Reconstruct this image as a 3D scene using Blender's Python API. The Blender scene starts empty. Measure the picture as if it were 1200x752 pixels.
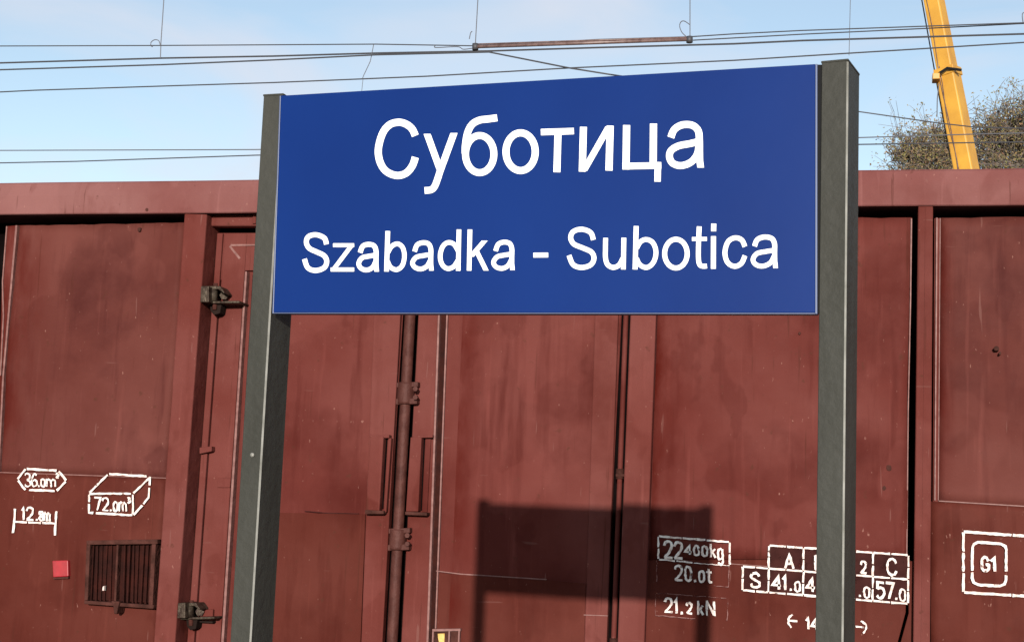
import bpy, bmesh, math, random
from mathutils import Vector, Matrix, noise as mnoise
R = math.radians
random.seed(7)
sc = bpy.context.scene
COL = sc.collection

# ------------------------------------------------------------------ camera
CAMZ = 1.49                       # eye height above the platform
F, PITCH, ROLL, YAW = 1800.0, R(7.71), R(2.19), R(13.23)
CX, CY = 600.0, 376.0             # centre of the 1200 x 752 photograph
CAM = Vector((0, 0, CAMZ))
fw = Vector((-math.sin(YAW)*math.cos(PITCH), math.cos(YAW)*math.cos(PITCH), math.sin(PITCH)))
r0 = Vector((math.cos(YAW), math.sin(YAW), 0))
u0 = r0.cross(fw)
rt = r0*math.cos(ROLL) + u0*math.sin(ROLL)
up = u0*math.cos(ROLL) - r0*math.sin(ROLL)
cd = bpy.data.cameras.new('camera')
cam = bpy.data.objects.new('camera', cd); COL.objects.link(cam)
cam.matrix_world = Matrix.Translation(CAM) @ Matrix((rt, up, -fw)).transposed().to_4x4()
cd.sensor_fit = 'HORIZONTAL'; cd.sensor_width = 36; cd.lens = 36*F/1200
cd.clip_start = 0.05; cd.clip_end = 3000
sc.camera = cam

# ------------------------------------------------------------------ light
SUN = Vector((-0.152, 1.0, -0.1535)).normalized()      # direction the light travels
SUN_EL = math.asin(-SUN.z)
SUN_AZ = math.atan2(-SUN.x, -SUN.y)                    # clockwise from +Y
w = bpy.data.worlds.new('World'); sc.world = w; w.use_nodes = True
nt = w.node_tree; bg = nt.nodes['Background']
sky = nt.nodes.new('ShaderNodeTexSky'); sky.sky_type = 'NISHITA'; sky.sun_disc = False
sky.sun_elevation = SUN_EL; sky.sun_rotation = SUN_AZ
sky.altitude = 100; sky.air_density = 0.8; sky.dust_density = 0.0; sky.ozone_density = 0.3
# thin high cirrus veil over the whole sky
wc = nt.nodes.new('ShaderNodeTexCoord'); wm = nt.nodes.new('ShaderNodeMapping'); wm.inputs['Scale'].default_value = (1.0, 1.0, 3.2)
wm.inputs['Rotation'].default_value = (0, R(14), 0)
wn = nt.nodes.new('ShaderNodeTexNoise'); wn.inputs['Scale'].default_value = 3.4; wn.inputs['Detail'].default_value = 7; wn.inputs['Distortion'].default_value = .6
wr = nt.nodes.new('ShaderNodeMapRange'); wr.inputs[1].default_value = .44; wr.inputs[2].default_value = .68; wr.inputs[3].default_value = .12; wr.inputs[4].default_value = .85
wx = nt.nodes.new('ShaderNodeMix'); wx.data_type = 'RGBA'; wx.inputs[7].default_value = (3.45, 3.55, 3.95, 1)
nt.links.new(wc.outputs['Generated'], wm.inputs[0]); nt.links.new(wm.outputs[0], wn.inputs[0]); nt.links.new(wn.outputs[0], wr.inputs[0])
nt.links.new(wr.outputs[0], wx.inputs[0]); nt.links.new(sky.outputs[0], wx.inputs[6])
nt.links.new(wx.outputs[2], bg.inputs[0]); bg.inputs[1].default_value = 0.142
ld = bpy.data.lights.new('sun', 'SUN'); ld.energy = 4.2; ld.angle = R(0.55); ld.color = (1, .93, .84)
lo = bpy.data.objects.new('sun', ld); COL.objects.link(lo)
lo.rotation_euler = SUN.to_track_quat('-Z', 'Y').to_euler(); lo.location = (0, -10, 12)
vs = sc.view_settings
vs.view_transform = 'Standard'; vs.look = 'None'; vs.exposure = 0.62; vs.gamma = 1.0; vs.use_curve_mapping = False

# ------------------------------------------------------------------ pixel -> place
def ray(x, y): return fw*F + rt*(x-CX) - up*(y-CY)
def on_y(x, y, Y):                                     # point on the upright plane y = Y (parallel to the tracks)
    d = ray(x, y); return CAM + d*(Y/d.y)
W = 6.287                                              # distance of the wagon's side sheets
def wp(x, y, d=0.0): return on_y(x, y, W-d)            # d = how far the piece stands proud of the side sheets
SY = R(-4.7)
SN = Vector((-math.sin(SY), math.cos(SY), 0)); ST = Vector((math.cos(SY), math.sin(SY), 0))
SD = 2.30
def sp(x, y, d=0.0):                                   # point on the sign's front plane
    v = ray(x, y); return CAM + v*((SD-d)/v.dot(SN))

# ------------------------------------------------------------------ materials
def mat(name, col, rough=.6, metal=0.0, var=None, scale=6.0, bump=0.0, bscale=30.0, spec=.5, stretch=(1, 1, 1)):
    m = bpy.data.materials.new(name); m.use_nodes = True
    t = m.node_tree; b = t.nodes['Principled BSDF']
    b.inputs['Roughness'].default_value = rough; b.inputs['Metallic'].default_value = metal
    b.inputs['Specular IOR Level'].default_value = spec
    b.inputs['Base Color'].default_value = (*col, 1)
    tc = t.nodes.new('ShaderNodeTexCoord')
    if var:
        mp = t.nodes.new('ShaderNodeMapping'); mp.inputs['Scale'].default_value = stretch
        t.links.new(tc.outputs['Object'], mp.inputs[0])
        n = t.nodes.new('ShaderNodeTexNoise'); n.inputs['Scale'].default_value = scale; n.inputs['Detail'].default_value = 6
        t.links.new(mp.outputs[0], n.inputs[0])
        cr = t.nodes.new('ShaderNodeValToRGB')
        cr.color_ramp.elements[0].position = .32; cr.color_ramp.elements[0].color = (*var, 1)
        cr.color_ramp.elements[1].position = .68; cr.color_ramp.elements[1].color = (*col, 1)
        t.links.new(n.outputs[0], cr.inputs[0]); t.links.new(cr.outputs[0], b.inputs['Base Color'])
    if bump:
        n2 = t.nodes.new('ShaderNodeTexNoise'); n2.inputs['Scale'].default_value = bscale; n2.inputs['Detail'].default_value = 5
        t.links.new(tc.outputs['Object'], n2.inputs[0])
        bp = t.nodes.new('ShaderNodeBump'); bp.inputs['Strength'].default_value = bump; bp.inputs['Distance'].default_value = .01
        t.links.new(n2.outputs[0], bp.inputs['Height']); t.links.new(bp.outputs[0], b.inputs['Normal'])
    return m

def paint(name, base, dusty, deep, streak=.5, rough=.62, red_bands=None):
    """weathered oxide-red wagon paint: faded dusty areas, deeper patches, run-down streaks, rust specks, scratches"""
    m = bpy.data.materials.new(name); m.use_nodes = True
    t = m.node_tree; L = t.links; b = t.nodes['Principled BSDF']
    tc = t.nodes.new('ShaderNodeTexCoord')
    def nz(scale, detail, stretch=(1, 1, 1), rough_=.55, off=(0, 0, 0)):
        mp = t.nodes.new('ShaderNodeMapping'); mp.inputs['Scale'].default_value = stretch; mp.inputs['Location'].default_value = off
        L.new(tc.outputs['Object'], mp.inputs[0])
        n = t.nodes.new('ShaderNodeTexNoise'); n.inputs['Scale'].default_value = scale
        n.inputs['Detail'].default_value = detail; n.inputs['Roughness'].default_value = rough_
        L.new(mp.outputs[0], n.inputs[0]); return n.outputs[0]
    def ramp(src, a, c):
        r = t.nodes.new('ShaderNodeMapRange'); r.inputs[1].default_value = a; r.inputs[2].default_value = c
        L.new(src, r.inputs[0]); return r.outputs[0]
    def mix(fac, A, B):
        x = t.nodes.new('ShaderNodeMix'); x.data_type = 'RGBA'
        if isinstance(fac, float): x.inputs[0].default_value = fac
        else: L.new(fac, x.inputs[0])
        for s, v in ((6, A), (7, B)):
            if isinstance(v, tuple): x.inputs[s].default_value = (*v, 1)
            else: L.new(v, x.inputs[s])
        return x.outputs[2]
    def mul(src, k):
        q = t.nodes.new('ShaderNodeMath'); q.operation = 'MULTIPLY'; L.new(src, q.inputs[0])
        if isinstance(k, (int, float)): q.inputs[1].default_value = k
        else: L.new(k, q.inputs[1])
        return q.outputs[0]
    c = mix(ramp(nz(1.5, 5), .40, .62), base, dusty)
    c = mix(mul(ramp(nz(2.3, 6, off=(5, 3, 1)), .52, .72), .8), c, deep)
    c = mix(mul(ramp(nz(5, 5, (3.2, 1, .32), off=(2, 2, 2)), .54, .74), streak), c, deep)
    c = mix(mul(ramp(nz(7, 5, (4, 1, .22), off=(9, 1, 4)), .60, .80), .45), c, tuple(min(1, v*1.5) for v in dusty))
    c = mix(mul(ramp(nz(24, 6, off=(1, 7, 3)), .66, .74), .55), c, (.055, .020, .012))
    c = mix(mul(ramp(nz(70, 3, (1, 1, .5)), .70, .76), .5), c, (.30, .15, .12))
    c = mix(mul(ramp(nz(2.1, 3, (1, 1, .8), off=(3, 8, 6)), .555, .575), .22), c, tuple(v*1.25 for v in dusty))     # hard-edged touch-up patches
    c = mix(mul(ramp(nz(3.4, 4, (1, 1, .6), off=(7, 2, 9)), .60, .625), .30), c, deep)
    c = mix(mul(ramp(nz(16, 4, (2.5, 1, .10), off=(4, 4, 8)), .655, .70), .45), c, (.050, .014, .009))             # rust runs
    c = mix(mul(ramp(nz(30, 2, (1.4, 1, .12), off=(6, 5, 2)), .725, .75), .38), c, (.17, .080, .068))                 # scratches
    c = mix(mul(ramp(nz(30, 2, (.12, 1, 1.6), off=(1, 9, 2)), .74, .765), .3), c, (.16, .075, .062))
    if red_bands:                                           # deep-red bands beside the posts: (x from, x to, z from, z to) in the wagon's frame
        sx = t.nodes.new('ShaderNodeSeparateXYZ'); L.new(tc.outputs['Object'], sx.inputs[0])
        for xa, xb, za, zb in red_bands:
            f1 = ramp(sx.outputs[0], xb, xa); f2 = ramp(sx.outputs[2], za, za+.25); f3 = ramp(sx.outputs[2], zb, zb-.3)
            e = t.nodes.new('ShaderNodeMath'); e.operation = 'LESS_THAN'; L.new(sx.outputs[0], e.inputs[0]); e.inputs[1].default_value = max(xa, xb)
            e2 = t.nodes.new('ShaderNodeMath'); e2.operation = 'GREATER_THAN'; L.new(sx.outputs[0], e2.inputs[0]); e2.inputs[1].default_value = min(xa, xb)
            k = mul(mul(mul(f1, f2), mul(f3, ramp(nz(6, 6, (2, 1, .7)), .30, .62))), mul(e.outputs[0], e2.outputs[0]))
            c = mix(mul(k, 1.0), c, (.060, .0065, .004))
    L.new(c, b.inputs['Base Color'])
    rr = t.nodes.new('ShaderNodeMapRange'); rr.inputs[3].default_value = rough-.12; rr.inputs[4].default_value = rough+.2
    L.new(nz(9, 5), rr.inputs[0]); L.new(rr.outputs[0], b.inputs['Roughness'])
    b.inputs['Specular IOR Level'].default_value = .04
    bp = t.nodes.new('ShaderNodeBump'); bp.inputs['Strength'].default_value = .35; bp.inputs['Distance'].default_value = .008
    L.new(nz(14, 8, rough_=.65), bp.inputs['Height'])
    b2 = t.nodes.new('ShaderNodeBump'); b2.inputs['Strength'].default_value = .5; b2.inputs['Distance'].default_value = .03
    L.new(nz(3.6, 3, off=(3, 3, 3)), b2.inputs['Height']); L.new(bp.outputs[0], b2.inputs['Normal']); L.new(b2.outputs[0], b.inputs['Normal'])
    return m

M = {}
WCX = -.2                                                # wagon centre, the origin of its parts
RED_BANDS = [(wp(766, 500).x-WCX, wp(815, 500).x-WCX, wp(768, 720).z+.2, wp(768, 330).z+.2+.9), (wp(1098, 450).x-WCX, wp(1122, 450).x-WCX, wp(1100, 600).z+.2, wp(1100, 255).z+.2+.3),
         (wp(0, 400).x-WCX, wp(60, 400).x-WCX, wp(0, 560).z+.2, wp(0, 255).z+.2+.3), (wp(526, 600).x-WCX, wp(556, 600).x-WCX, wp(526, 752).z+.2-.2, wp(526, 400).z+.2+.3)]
M['red'] = paint('oxide_red_paint', (.086, .0182, .0145), (.112, .0300, .0250), (.052, .0082, .0062), .65, red_bands=RED_BANDS)
M['red_dark'] = paint('darker_oxide_red_paint', (.082, .0215, .0172), (.104, .0315, .0258), (.044, .0095, .0085), .7, red_bands=RED_BANDS)
M['red_low'] = paint('brown_maroon_lower_paint', (.068, .0142, .0098), (.083, .0205, .0150), (.046, .0078, .0052), .7, red_bands=RED_BANDS[1:])
M['red_rail'] = paint('dusty_red_rail_paint', (.143, .050, .046), (.176, .075, .070), (.108, .032, .028), .25, .6)
M['red_post'] = paint('red_post_paint', (.100, .0235, .0188), (.124, .0365, .0310), (.070, .0135, .0100), .35)
M['rust'] = mat('rusty_steel', (.080, .028, .022), .75, .1, (.030, .011, .008), 18, .5, 60, spec=.08)
M['bar'] = mat('dark_red_bar', (.036, .0090, .0066), .75, .1, (.018, .006, .005), 18, .4, 60, spec=.05)
M['latch'] = mat('greasy_latch_steel', (.075, .058, .042), .5, .4, (.022, .012, .009), 40, .4, 80, spec=.15)
M['black'] = mat('gap_shade_black', (.006, .004, .004), .95, 0, (.003, .002, .002), 8, spec=.0)  # near-black colour puts the shade of gaps and slots into the surface
M['under'] = mat('underframe_black', (.022, .013, .011), .85, 0, (.010, .006, .005), 6, .4, 20, spec=.05)
M['rod'] = mat('red_brown_rod', (.082, .028, .022), .6, .1, (.044, .013, .010), 14, .4, 50, spec=.15)
M['redbox'] = mat('signal_red_paint', (.31, .011, .018), .5, 0, (.23, .009, .014), 30)
M['white'] = mat('stencil_white', (.80, .75, .71), .7, 0, (.52, .38, .34), 55)
M['faded'] = mat('faded_stencil', (.20, .085, .075), .7, 0, (.11, .032, .026), 80)
M['patch'] = mat('dark_overpaint', (.042, .0120, .0105), .6, 0, (.026, .0070, .0062), 20, spec=.03)
M['weld'] = mat('pale_weld_edge', (.20, .088, .076), .6, 0, (.12, .038, .031), 40)
M['edge'] = mat('bare_edge_highlight', (.30, .29, .265), .5, .1, (.15, .145, .125), 25)  # pale tone carries bare metal plus the painted corner highlight
M['post'] = mat('olive_grey_post_paint', (.0380, .0375, .0315), .6, 0, (.0270, .0265, .0215), 7, .2, 60, spec=.2, stretch=(3, 3, .5))
M['paper'] = mat('yellowed_card', (.60, .42, .14), .8, 0, (.50, .28, .06), 60)
M['letter'] = mat('white_vinyl', (.86, .86, .86), .4)
M['alu'] = mat('aluminium_edge', (.07, .09, .17), .4, .1)
M['blue'] = mat('blue_sign_sheet', (.0038, .0222, .130), .32, 0, (.0030, .0175, .108), 2.6, .02, 18, spec=.09, stretch=(1, 1, .7))
M['wire'] = mat('wire', (.060, .060, .068), .6, .4)
M['wire_thin'] = mat('thin_wire', (.11, .11, .125), .6, .4)
M['insul'] = mat('brown_insulator', (.17, .11, .10), .4, 0, (.09, .05, .045), 20)
M['yellow'] = mat('crane_yellow', (.53, .275, .030), .5, 0, (.42, .20, .022), 3, .1, 12)
M['dark'] = mat('dark_rubber', (.012, .012, .013), .8, spec=.05)
M['glass'] = mat('cab_glass', (.02, .025, .03), .08)
M['mast'] = mat('galvanised_mast', (.30, .31, .31), .55, .6, (.22, .22, .22), 5)
M['asphalt'] = mat('platform_asphalt', (.085, .082, .078), .9, 0, (.055, .053, .050), 3, .6, 90)
M['ballast'] = mat('ballast_ground', (.16, .145, .125), .95, 0, (.07, .060, .05), 14, 1.0, 60)
M['concrete'] = mat('concrete', (.30, .29, .27), .85, 0, (.22, .21, .19), 5, .3, 50)
M['steelrail'] = mat('rail_steel', (.16, .11, .085), .5, .6, (.10, .06, .045), 9)
M['bark'] = mat('bark', (.13, .105, .088), .9, 0, (.075, .058, .048), 14, .7, 40)

def worn(m, lo=.60, hi=.66, scale=42):
    """chipped paint: small holes through which the sheet shows"""
    t = m.node_tree; b = t.nodes['Principled BSDF']; o = t.nodes['Material Output']
    tc = t.nodes.new('ShaderNodeTexCoord'); n = t.nodes.new('ShaderNodeTexNoise'); n.inputs['Scale'].default_value = scale; n.inputs['Detail'].default_value = 8; n.inputs['Roughness'].default_value = .7
    r = t.nodes.new('ShaderNodeMapRange'); r.inputs[1].default_value = lo; r.inputs[2].default_value = hi
    tr = t.nodes.new('ShaderNodeBsdfTransparent'); mx = t.nodes.new('ShaderNodeMixShader')
    t.links.new(tc.outputs['Object'], n.inputs[0]); t.links.new(n.outputs[0], r.inputs[0]); t.links.new(r.outputs[0], mx.inputs[0])
    t.links.new(b.outputs[0], mx.inputs[1]); t.links.new(tr.outputs[0], mx.inputs[2]); t.links.new(mx.outputs[0], o.inputs[0])
worn(M['white'], .585, .66); worn(M['faded'], .48, .60); worn(M['patch'], .56, .70, 18)
def leafmat(name, cols):
    m = bpy.data.materials.new(name); m.use_nodes = True
    t = m.node_tree; b = t.nodes['Principled BSDF']
    g = t.nodes.new('ShaderNodeNewGeometry'); cr = t.nodes.new('ShaderNodeValToRGB')
    el = cr.color_ramp.elements
    el[0].color = (*cols[0], 1); el[1].color = (*cols[-1], 1)
    for i, c in enumerate(cols[1:-1]): el.new((i+1)/(len(cols)-1)).color = (*c, 1)
    t.links.new(g.outputs['Random Per Island'], cr.inputs[0]); t.links.new(cr.outputs[0], b.inputs['Base Color'])
    b.inputs['Roughness'].default_value = .7
    return m
M['leaf'] = leafmat('autumn_leaves', [(.18, .110, .045), (.19, .150, .045), (.115, .125, .030), (.28, .21, .11), (.20, .090, .055), (.22, .20, .075)])

# ------------------------------------------------------------------ builders
def link(name, me, m, parent=None, bevel=0, smooth=False):
    o = bpy.data.objects.new(name, me); COL.objects.link(o)
    if m: me.materials.append(m)
    if parent:
        o.parent = parent
    if smooth:
        for p in me.polygons: p.use_smooth = True
    if bevel:
        b = o.modifiers.new('bevel', 'BEVEL'); b.width = bevel; b.segments = 2; b.limit_method = 'ANGLE'; b.angle_limit = R(40)
    return o
INV = {}
def root(name, loc, label, cat, group=None, rz=0):
    o = bpy.data.objects.new(name, None); COL.objects.link(o)
    o.location = loc; o.rotation_euler = (0, 0, rz); o.empty_display_size = .2
    o['label'] = label; o['category'] = cat
    if group: o['group'] = group
    INV[o.name] = (Matrix.Translation(Vector(loc)) @ Matrix.Rotation(rz, 4, 'Z')).inverted()
    return o
def chain_inv(parent):
    p = parent
    while p is not None:
        if p.name in INV: return INV[p.name]
        p = p.parent
    return Matrix.Identity(4)
def mk(name, V, Fc, m, parent=None, bevel=0, smooth=False):
    """verts in world coordinates, stored in the thing's own coordinates"""
    inv = chain_inv(parent)
    me = bpy.data.meshes.new(name); me.from_pydata([inv @ Vector(v) for v in V], [], Fc); me.update()
    bm = bmesh.new(); bm.from_mesh(me); bmesh.ops.recalc_face_normals(bm, faces=bm.faces); bm.to_mesh(me); bm.free()
    return link(name, me, m, parent, bevel, smooth)
def tag(o, label, cat, group=None):
    o['label'] = label; o['category'] = cat
    if group: o['group'] = group
    return o
def struct(o): o['kind'] = 'structure'; return o
BOXF = [(0, 1, 2, 3), (7, 6, 5, 4), (0, 4, 5, 1), (1, 5, 6, 2), (2, 6, 7, 3), (3, 7, 4, 0)]
def box(name, x0, x1, y0, y1, z0, z1, m, parent=None, bevel=0):
    V = [(x0, y0, z0), (x1, y0, z0), (x1, y1, z0), (x0, y1, z0), (x0, y0, z1), (x1, y0, z1), (x1, y1, z1), (x0, y1, z1)]
    return mk(name, V, BOXF, m, parent, bevel)
def plate(name, px, d0, d1, m, parent, bevel=0.003, fn=wp, n=Vector((0, 1, 0))):
    """polygon traced in the picture, standing on the side sheets from depth d0 (back) to d1 (front)"""
    fr = [fn(x, y, d1) for x, y in px]; bk = [v + n*(d1-d0) for v in fr]
    k = len(px)
    Fc = [tuple(range(k)), tuple(range(2*k-1, k-1, -1))] + [(i, i+k, (i+1) % k+k, (i+1) % k) for i in range(k)]
    return mk(name, fr+bk, Fc, m, parent, bevel)
def tube_geo(P, r, seg=8, r1=None, closed=False):
    V, Fc = [], []; n = len(P)
    for i, p in enumerate(P):
        a = P[max(i-1, 0)]; b = P[min(i+1, n-1)]
        t = (b-a).normalized()
        s = t.cross(Vector((0, 0, 1)))
        if s.length < 1e-3: s = t.cross(Vector((1, 0, 0)))
        s.normalize(); q = s.cross(t)
        rr = r if r1 is None else r+(r1-r)*i/(n-1)
        for k in range(seg):
            an = 2*math.pi*k/seg; V.append(p + s*rr*math.cos(an) + q*rr*math.sin(an))
    for i in range(n-1):
        for k in range(seg):
            Fc.append((i*seg+k, i*seg+(k+1) % seg, (i+1)*seg+(k+1) % seg, (i+1)*seg+k))
    Fc.append(tuple(range(seg))); Fc.append(tuple(range((n-1)*seg, n*seg)))
    return V, Fc
def tube(name, P, r, m, parent=None, seg=10, r1=None):
    V, Fc = tube_geo([Vector(p) for p in P], r, seg, r1)
    return mk(name, V, Fc, m, parent, smooth=(seg > 6))
def merge(*gs):
    V, Fc = [], []
    for v, f in gs:
        k = len(V); V += v; Fc += [tuple(i+k for i in q) for q in f]
    return V, Fc
def box_geo(x0, x1, y0, y1, z0, z1):
    return [(x0, y0, z0), (x1, y0, z0), (x1, y1, z0), (x0, y1, z0), (x0, y0, z1), (x1, y0, z1), (x1, y1, z1), (x0, y1, z1)], BOXF
def spline(P, closed=False, n=6):
    out = []; k = len(P); rng = range(k if closed else k-1)
    for i in rng:
        g = (lambda j: P[j % k]) if closed else (lambda j: P[min(max(j, 0), k-1)])
        a, b, c, d = g(i-1), g(i), g(i+1), g(i+2)
        for s in range(n):
            t = s/n
            out.append(tuple(.5*((2*b[q]) + (-a[q]+c[q])*t + (2*a[q]-5*b[q]+4*c[q]-d[q])*t*t + (-a[q]+3*b[q]-3*c[q]+d[q])*t**3) for q in (0, 1)))
    if not closed: out.append(tuple(P[-1]))
    return out
def ribbon(P, wd, closed=False):
    """flat stroke in picture units -> 2D verts + faces"""
    n = len(P); Lf, Rg = [], []
    for i in range(n):
        if closed: a, b = P[i-1], P[(i+1) % n]
        else: a, b = P[max(i-1, 0)], P[min(i+1, n-1)]
        if not closed and 0 < i < n-1:
            d1 = Vector((P[i][0]-a[0], P[i][1]-a[1])).normalized(); d2 = Vector((b[0]-P[i][0], b[1]-P[i][1])).normalized()
            t = d1+d2
            if t.length < .2: t = d2
            t.normalize(); k = 1/max(.5, t.dot(d2))
        else:
            t = Vector((b[0]-a[0], b[1]-a[1])).normalized(); k = 1
        nx, ny = -t.y*wd/2*k, t.x*wd/2*k
        Lf.append((P[i][0]+nx, P[i][1]+ny)); Rg.append((P[i][0]-nx, P[i][1]-ny))
    V = Lf+Rg; m = n if closed else n-1
    return V, [(i, (i+1) % n, (i+1) % n+n, i+n) for i in range(m)]
def strokes(name, S, m, parent, fn, d, rough=.9):
    """S = list of (points, width, smooth, closed) in picture units; each stroke a paint layer of its own"""
    V, Fc = [], []
    for j, (P, wd, sm, cl) in enumerate(S):
        Q = spline(P, cl) if sm is True or sm == 1 else list(P)
        if rough and not sm:                              # hand-cut stencil: uneven lines
            q2 = []
            for a, b in zip(Q[:-1], Q[1:]):
                m_ = max(1, int(math.hypot(b[0]-a[0], b[1]-a[1])/4))
                q2 += [(a[0]+(b[0]-a[0])*i/m_, a[1]+(b[1]-a[1])*i/m_) for i in range(m_)]
            Q = q2 + [Q[-1]]
        v, f = ribbon(Q, wd, cl); k = len(V)
        if sm == 'H':                                     # slanted limb with level ends
            (xa, ya), (xb, yb) = P; hw = wd/2*math.hypot(xb-xa, yb-ya)/abs(yb-ya)
            v = [(xa-hw, ya), (xb-hw, yb), (xa+hw, ya), (xb+hw, yb)]; f = [(0, 1, 3, 2)]
        if rough: v = [(x+mnoise.noise(Vector((x*.35, y*.35, j)))*rough, y+mnoise.noise(Vector((x*.35, y*.35, j+40)))*rough) for x, y in v]
        V += [fn(x, y, d + .00012*j) for x, y in v]; Fc += [tuple(i+k for i in q) for q in f]
    inv = chain_inv(parent)
    me = bpy.data.meshes.new(name); me.from_pydata([inv @ v for v in V], [], Fc); me.update()
    return link(name, me, m, parent)

# ------------------------------------------------------------------ the setting
GZ = -0.36; RAILZ = -0.20
struct(box('ground', -160, 160, 6.12, 300, GZ-.4, GZ, M['ballast']))
pf = struct(box('platform', -160, 160, -60, 6.0, GZ-.4, 0, M['asphalt']))
box('platform_edge', -160, 160, 6.0, 6.118, GZ-.4, .004, M['concrete'], pf)
def track(yc):
    t = root('railway_track', (0, yc, GZ), 'ballasted track whose rails carry the brown wagon' if yc < 8 else
             ('second railway track beyond the brown wagon' if yc < 14 else 'third railway track beyond the brown wagon'), 'track', 'parallel railway tracks')
    for s in (-1, 1):
        g = merge(box_geo(-40, 40, yc+s*.7525-.035, yc+s*.7525+.035, RAILZ-.045, RAILZ), box_geo(-40, 40, yc+s*.7525-.009, yc+s*.7525+.009, RAILZ-.135, RAILZ-.046),
                  box_geo(-40, 40, yc+s*.7525-.07, yc+s*.7525+.07, RAILZ-.155, RAILZ-.136))
        mk('rail', *g, M['steelrail'], t)
    first = None
    for i in range(-24, 25):
        x = i*.62
        if first is None:
            first = box('sleeper', x-.12, x+.12, yc-1.25, yc+1.25, GZ-.1, RAILZ-.156, M['concrete'], t, .01); x0 = x
        else:
            o = first.copy(); COL.objects.link(o); o.parent = t; o.location.x = x-x0
YC = W + 1.40
for yc in (YC, 12.6, 17.3): track(yc)

# ------------------------------------------------------------------ freight wagon
WX0, WX1 = -6.6, 6.2
wag = root('freight_wagon', ((WX0+WX1)/2, YC, RAILZ), 'weathered brown-red high-sided open freight wagon with white stencilled markings', 'freight wagon')
Z = lambda v: CAMZ + v
ZTOP, ZRB, ZPT, ZFL = Z(1.497), Z(1.343), Z(1.300), Z(-.62)
YP = W                                                  # plane of the side sheets
# top rail, a rolled section with a shallow kink
def top_rail(yf, sgn, name):
    pr = [(.0, ZRB), (-.004, ZRB+.004), (-.004, ZRB+.085), (.012, ZRB+.145), (.022, ZTOP), (.06, ZTOP+.004), (.24, ZTOP), (.24, ZRB+.01), (.03, ZRB+.006)]
    xs = [WX0 + (WX1-WX0)*i/64 for i in range(65)]; V, Fc = [], []; k = len(pr)
    for x in xs:
        j = mnoise.noise(Vector((x*1.3, 3, sgn)))*.006; jz = mnoise.noise(Vector((x*.9, 9, sgn)))*.004
        for a, z in pr: V.append((x, yf + sgn*(a+j), z+jz))
    for i in range(64):
        for q in range(k): Fc.append((i*k+q, i*k+(q+1) % k, (i+1)*k+(q+1) % k, (i+1)*k+q))
    Fc += [tuple(range(k)), tuple(range(64*k, 65*k))]
    return mk(name, V, Fc, M['red_rail'], wag)
top_rail(YP-.055, 1, 'top_rail'); top_rail(YP+2.8+.055, -1, 'top_rail')
# added black wall under the deepened rail, so the sheet gaps stay dark
box('dark_backing_wall', WX0, WX1, YP+.20, YP+.23, ZFL, ZTOP-.02, M['black'], wag)
box('far_side_wall', WX0, WX1, YP+2.74, YP+2.80, ZFL, ZRB+.02, M['red'], wag)
for x in (WX0, WX1-.06): box('end_wall', x, x+.06, YP+.231, YP+2.739, ZFL, ZRB+.05, M['red'], wag)

def sheet(name, px, d, m, bulge=.006, thick=.008, nx=26, ny=26, seed=0, jag=.0):
    """thin steel sheet between four traced corners (TL, TR, BR, BL), slightly buckled"""
    TL, TR, BR, BL = [wp(x, y, d) for x, y in px]
    V = []
    for j in range(ny+1):
        for i in range(nx+1):
            a, b = i/nx, j/ny
            p = (TL*(1-a)+TR*a)*(1-b) + (BL*(1-a)+BR*a)*b
            q = mnoise.noise(Vector((p.x*1.5+seed, p.z*1.5, seed*3.1)))*.7 + mnoise.noise(Vector((p.x*4+seed, p.z*3, seed)))*.3
            e = mnoise.noise(Vector((p.x*14, p.z*14, seed)))*jag
            dz = e if j == 0 else 0
            dx = e*.6 if i in (0, nx) else 0
            V.append((p.x+dx, p.y + q*bulge*2 + (abs(e)*1.2 if (i in (0, nx) or j == 0) else 0), p.z+dz))
    n0 = len(V); V += [(x, y+thick, z) for x, y, z in V]
    Fc = []; s = nx+1
    for j in range(ny):
        for i in range(nx):
            a = j*s+i; Fc.append((a, a+1, a+s+1, a+s)); Fc.append((a+n0, a+s+n0, a+s+1+n0, a+1+n0))
    bd = [i for i in range(s)] + [j*s+nx for j in range(1, ny+1)] + [ny*s+i for i in range(nx-1, -1, -1)] + [j*s for j in range(ny-1, 0, -1)]
    for i in range(len(bd)):
        a, b = bd[i], bd[(i+1) % len(bd)]; Fc.append((a, a+n0, b+n0, b))
    o = mk(name, V, Fc, m, wag)
    for p in o.data.polygons: p.use_smooth = len(p.vertices) == 4 and abs(p.normal.y) > .7
    return o
# left bay: upper sheet over a slightly proud lower sheet
sheet('side_sheet', [(19, 264), (217, 261), (195, 560), (-4, 553)], 0, M['red_dark'], .009, seed=1, jag=.006)
sheet('side_sheet', [(-4, 553.5), (195, 560.5), (178, 800), (-23, 800)], .006, M['red_low'], .004, seed=2)
plate('sheet_flange', [(7.5, 265), (18.5, 264), (2, 440), (-3, 552), (-12, 552), (0, 400), (2, 330)], -.02, .012, M['red'], wag)
plate('sheet_edge', [(18, 264), (20.2, 264), (4.5, 440), (-1, 552), (-3.2, 552), (2.5, 440)], -.01, .018, M['weld'], wag, .001)
plate('sheet_edge', [(7, 265), (8.4, 265), (3.4, 330), (4.5, 370), (1, 440), (-.6, 440), (2.9, 370), (2.0, 330)], -.01, .018, M['weld'], wag, .001)
plate('weld_seam', [(-5, 552.4), (195, 559.3), (195, 560.4), (-5, 553.5)], 0, .011, M['weld'], wag, 0)
# door post on the left
plate('side_post', [(216, 250), (242.5, 251), (205, 752), (201, 800), (176, 800), (180, 752)], -.11, .05, M['red_post'], wag, .006)
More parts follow.
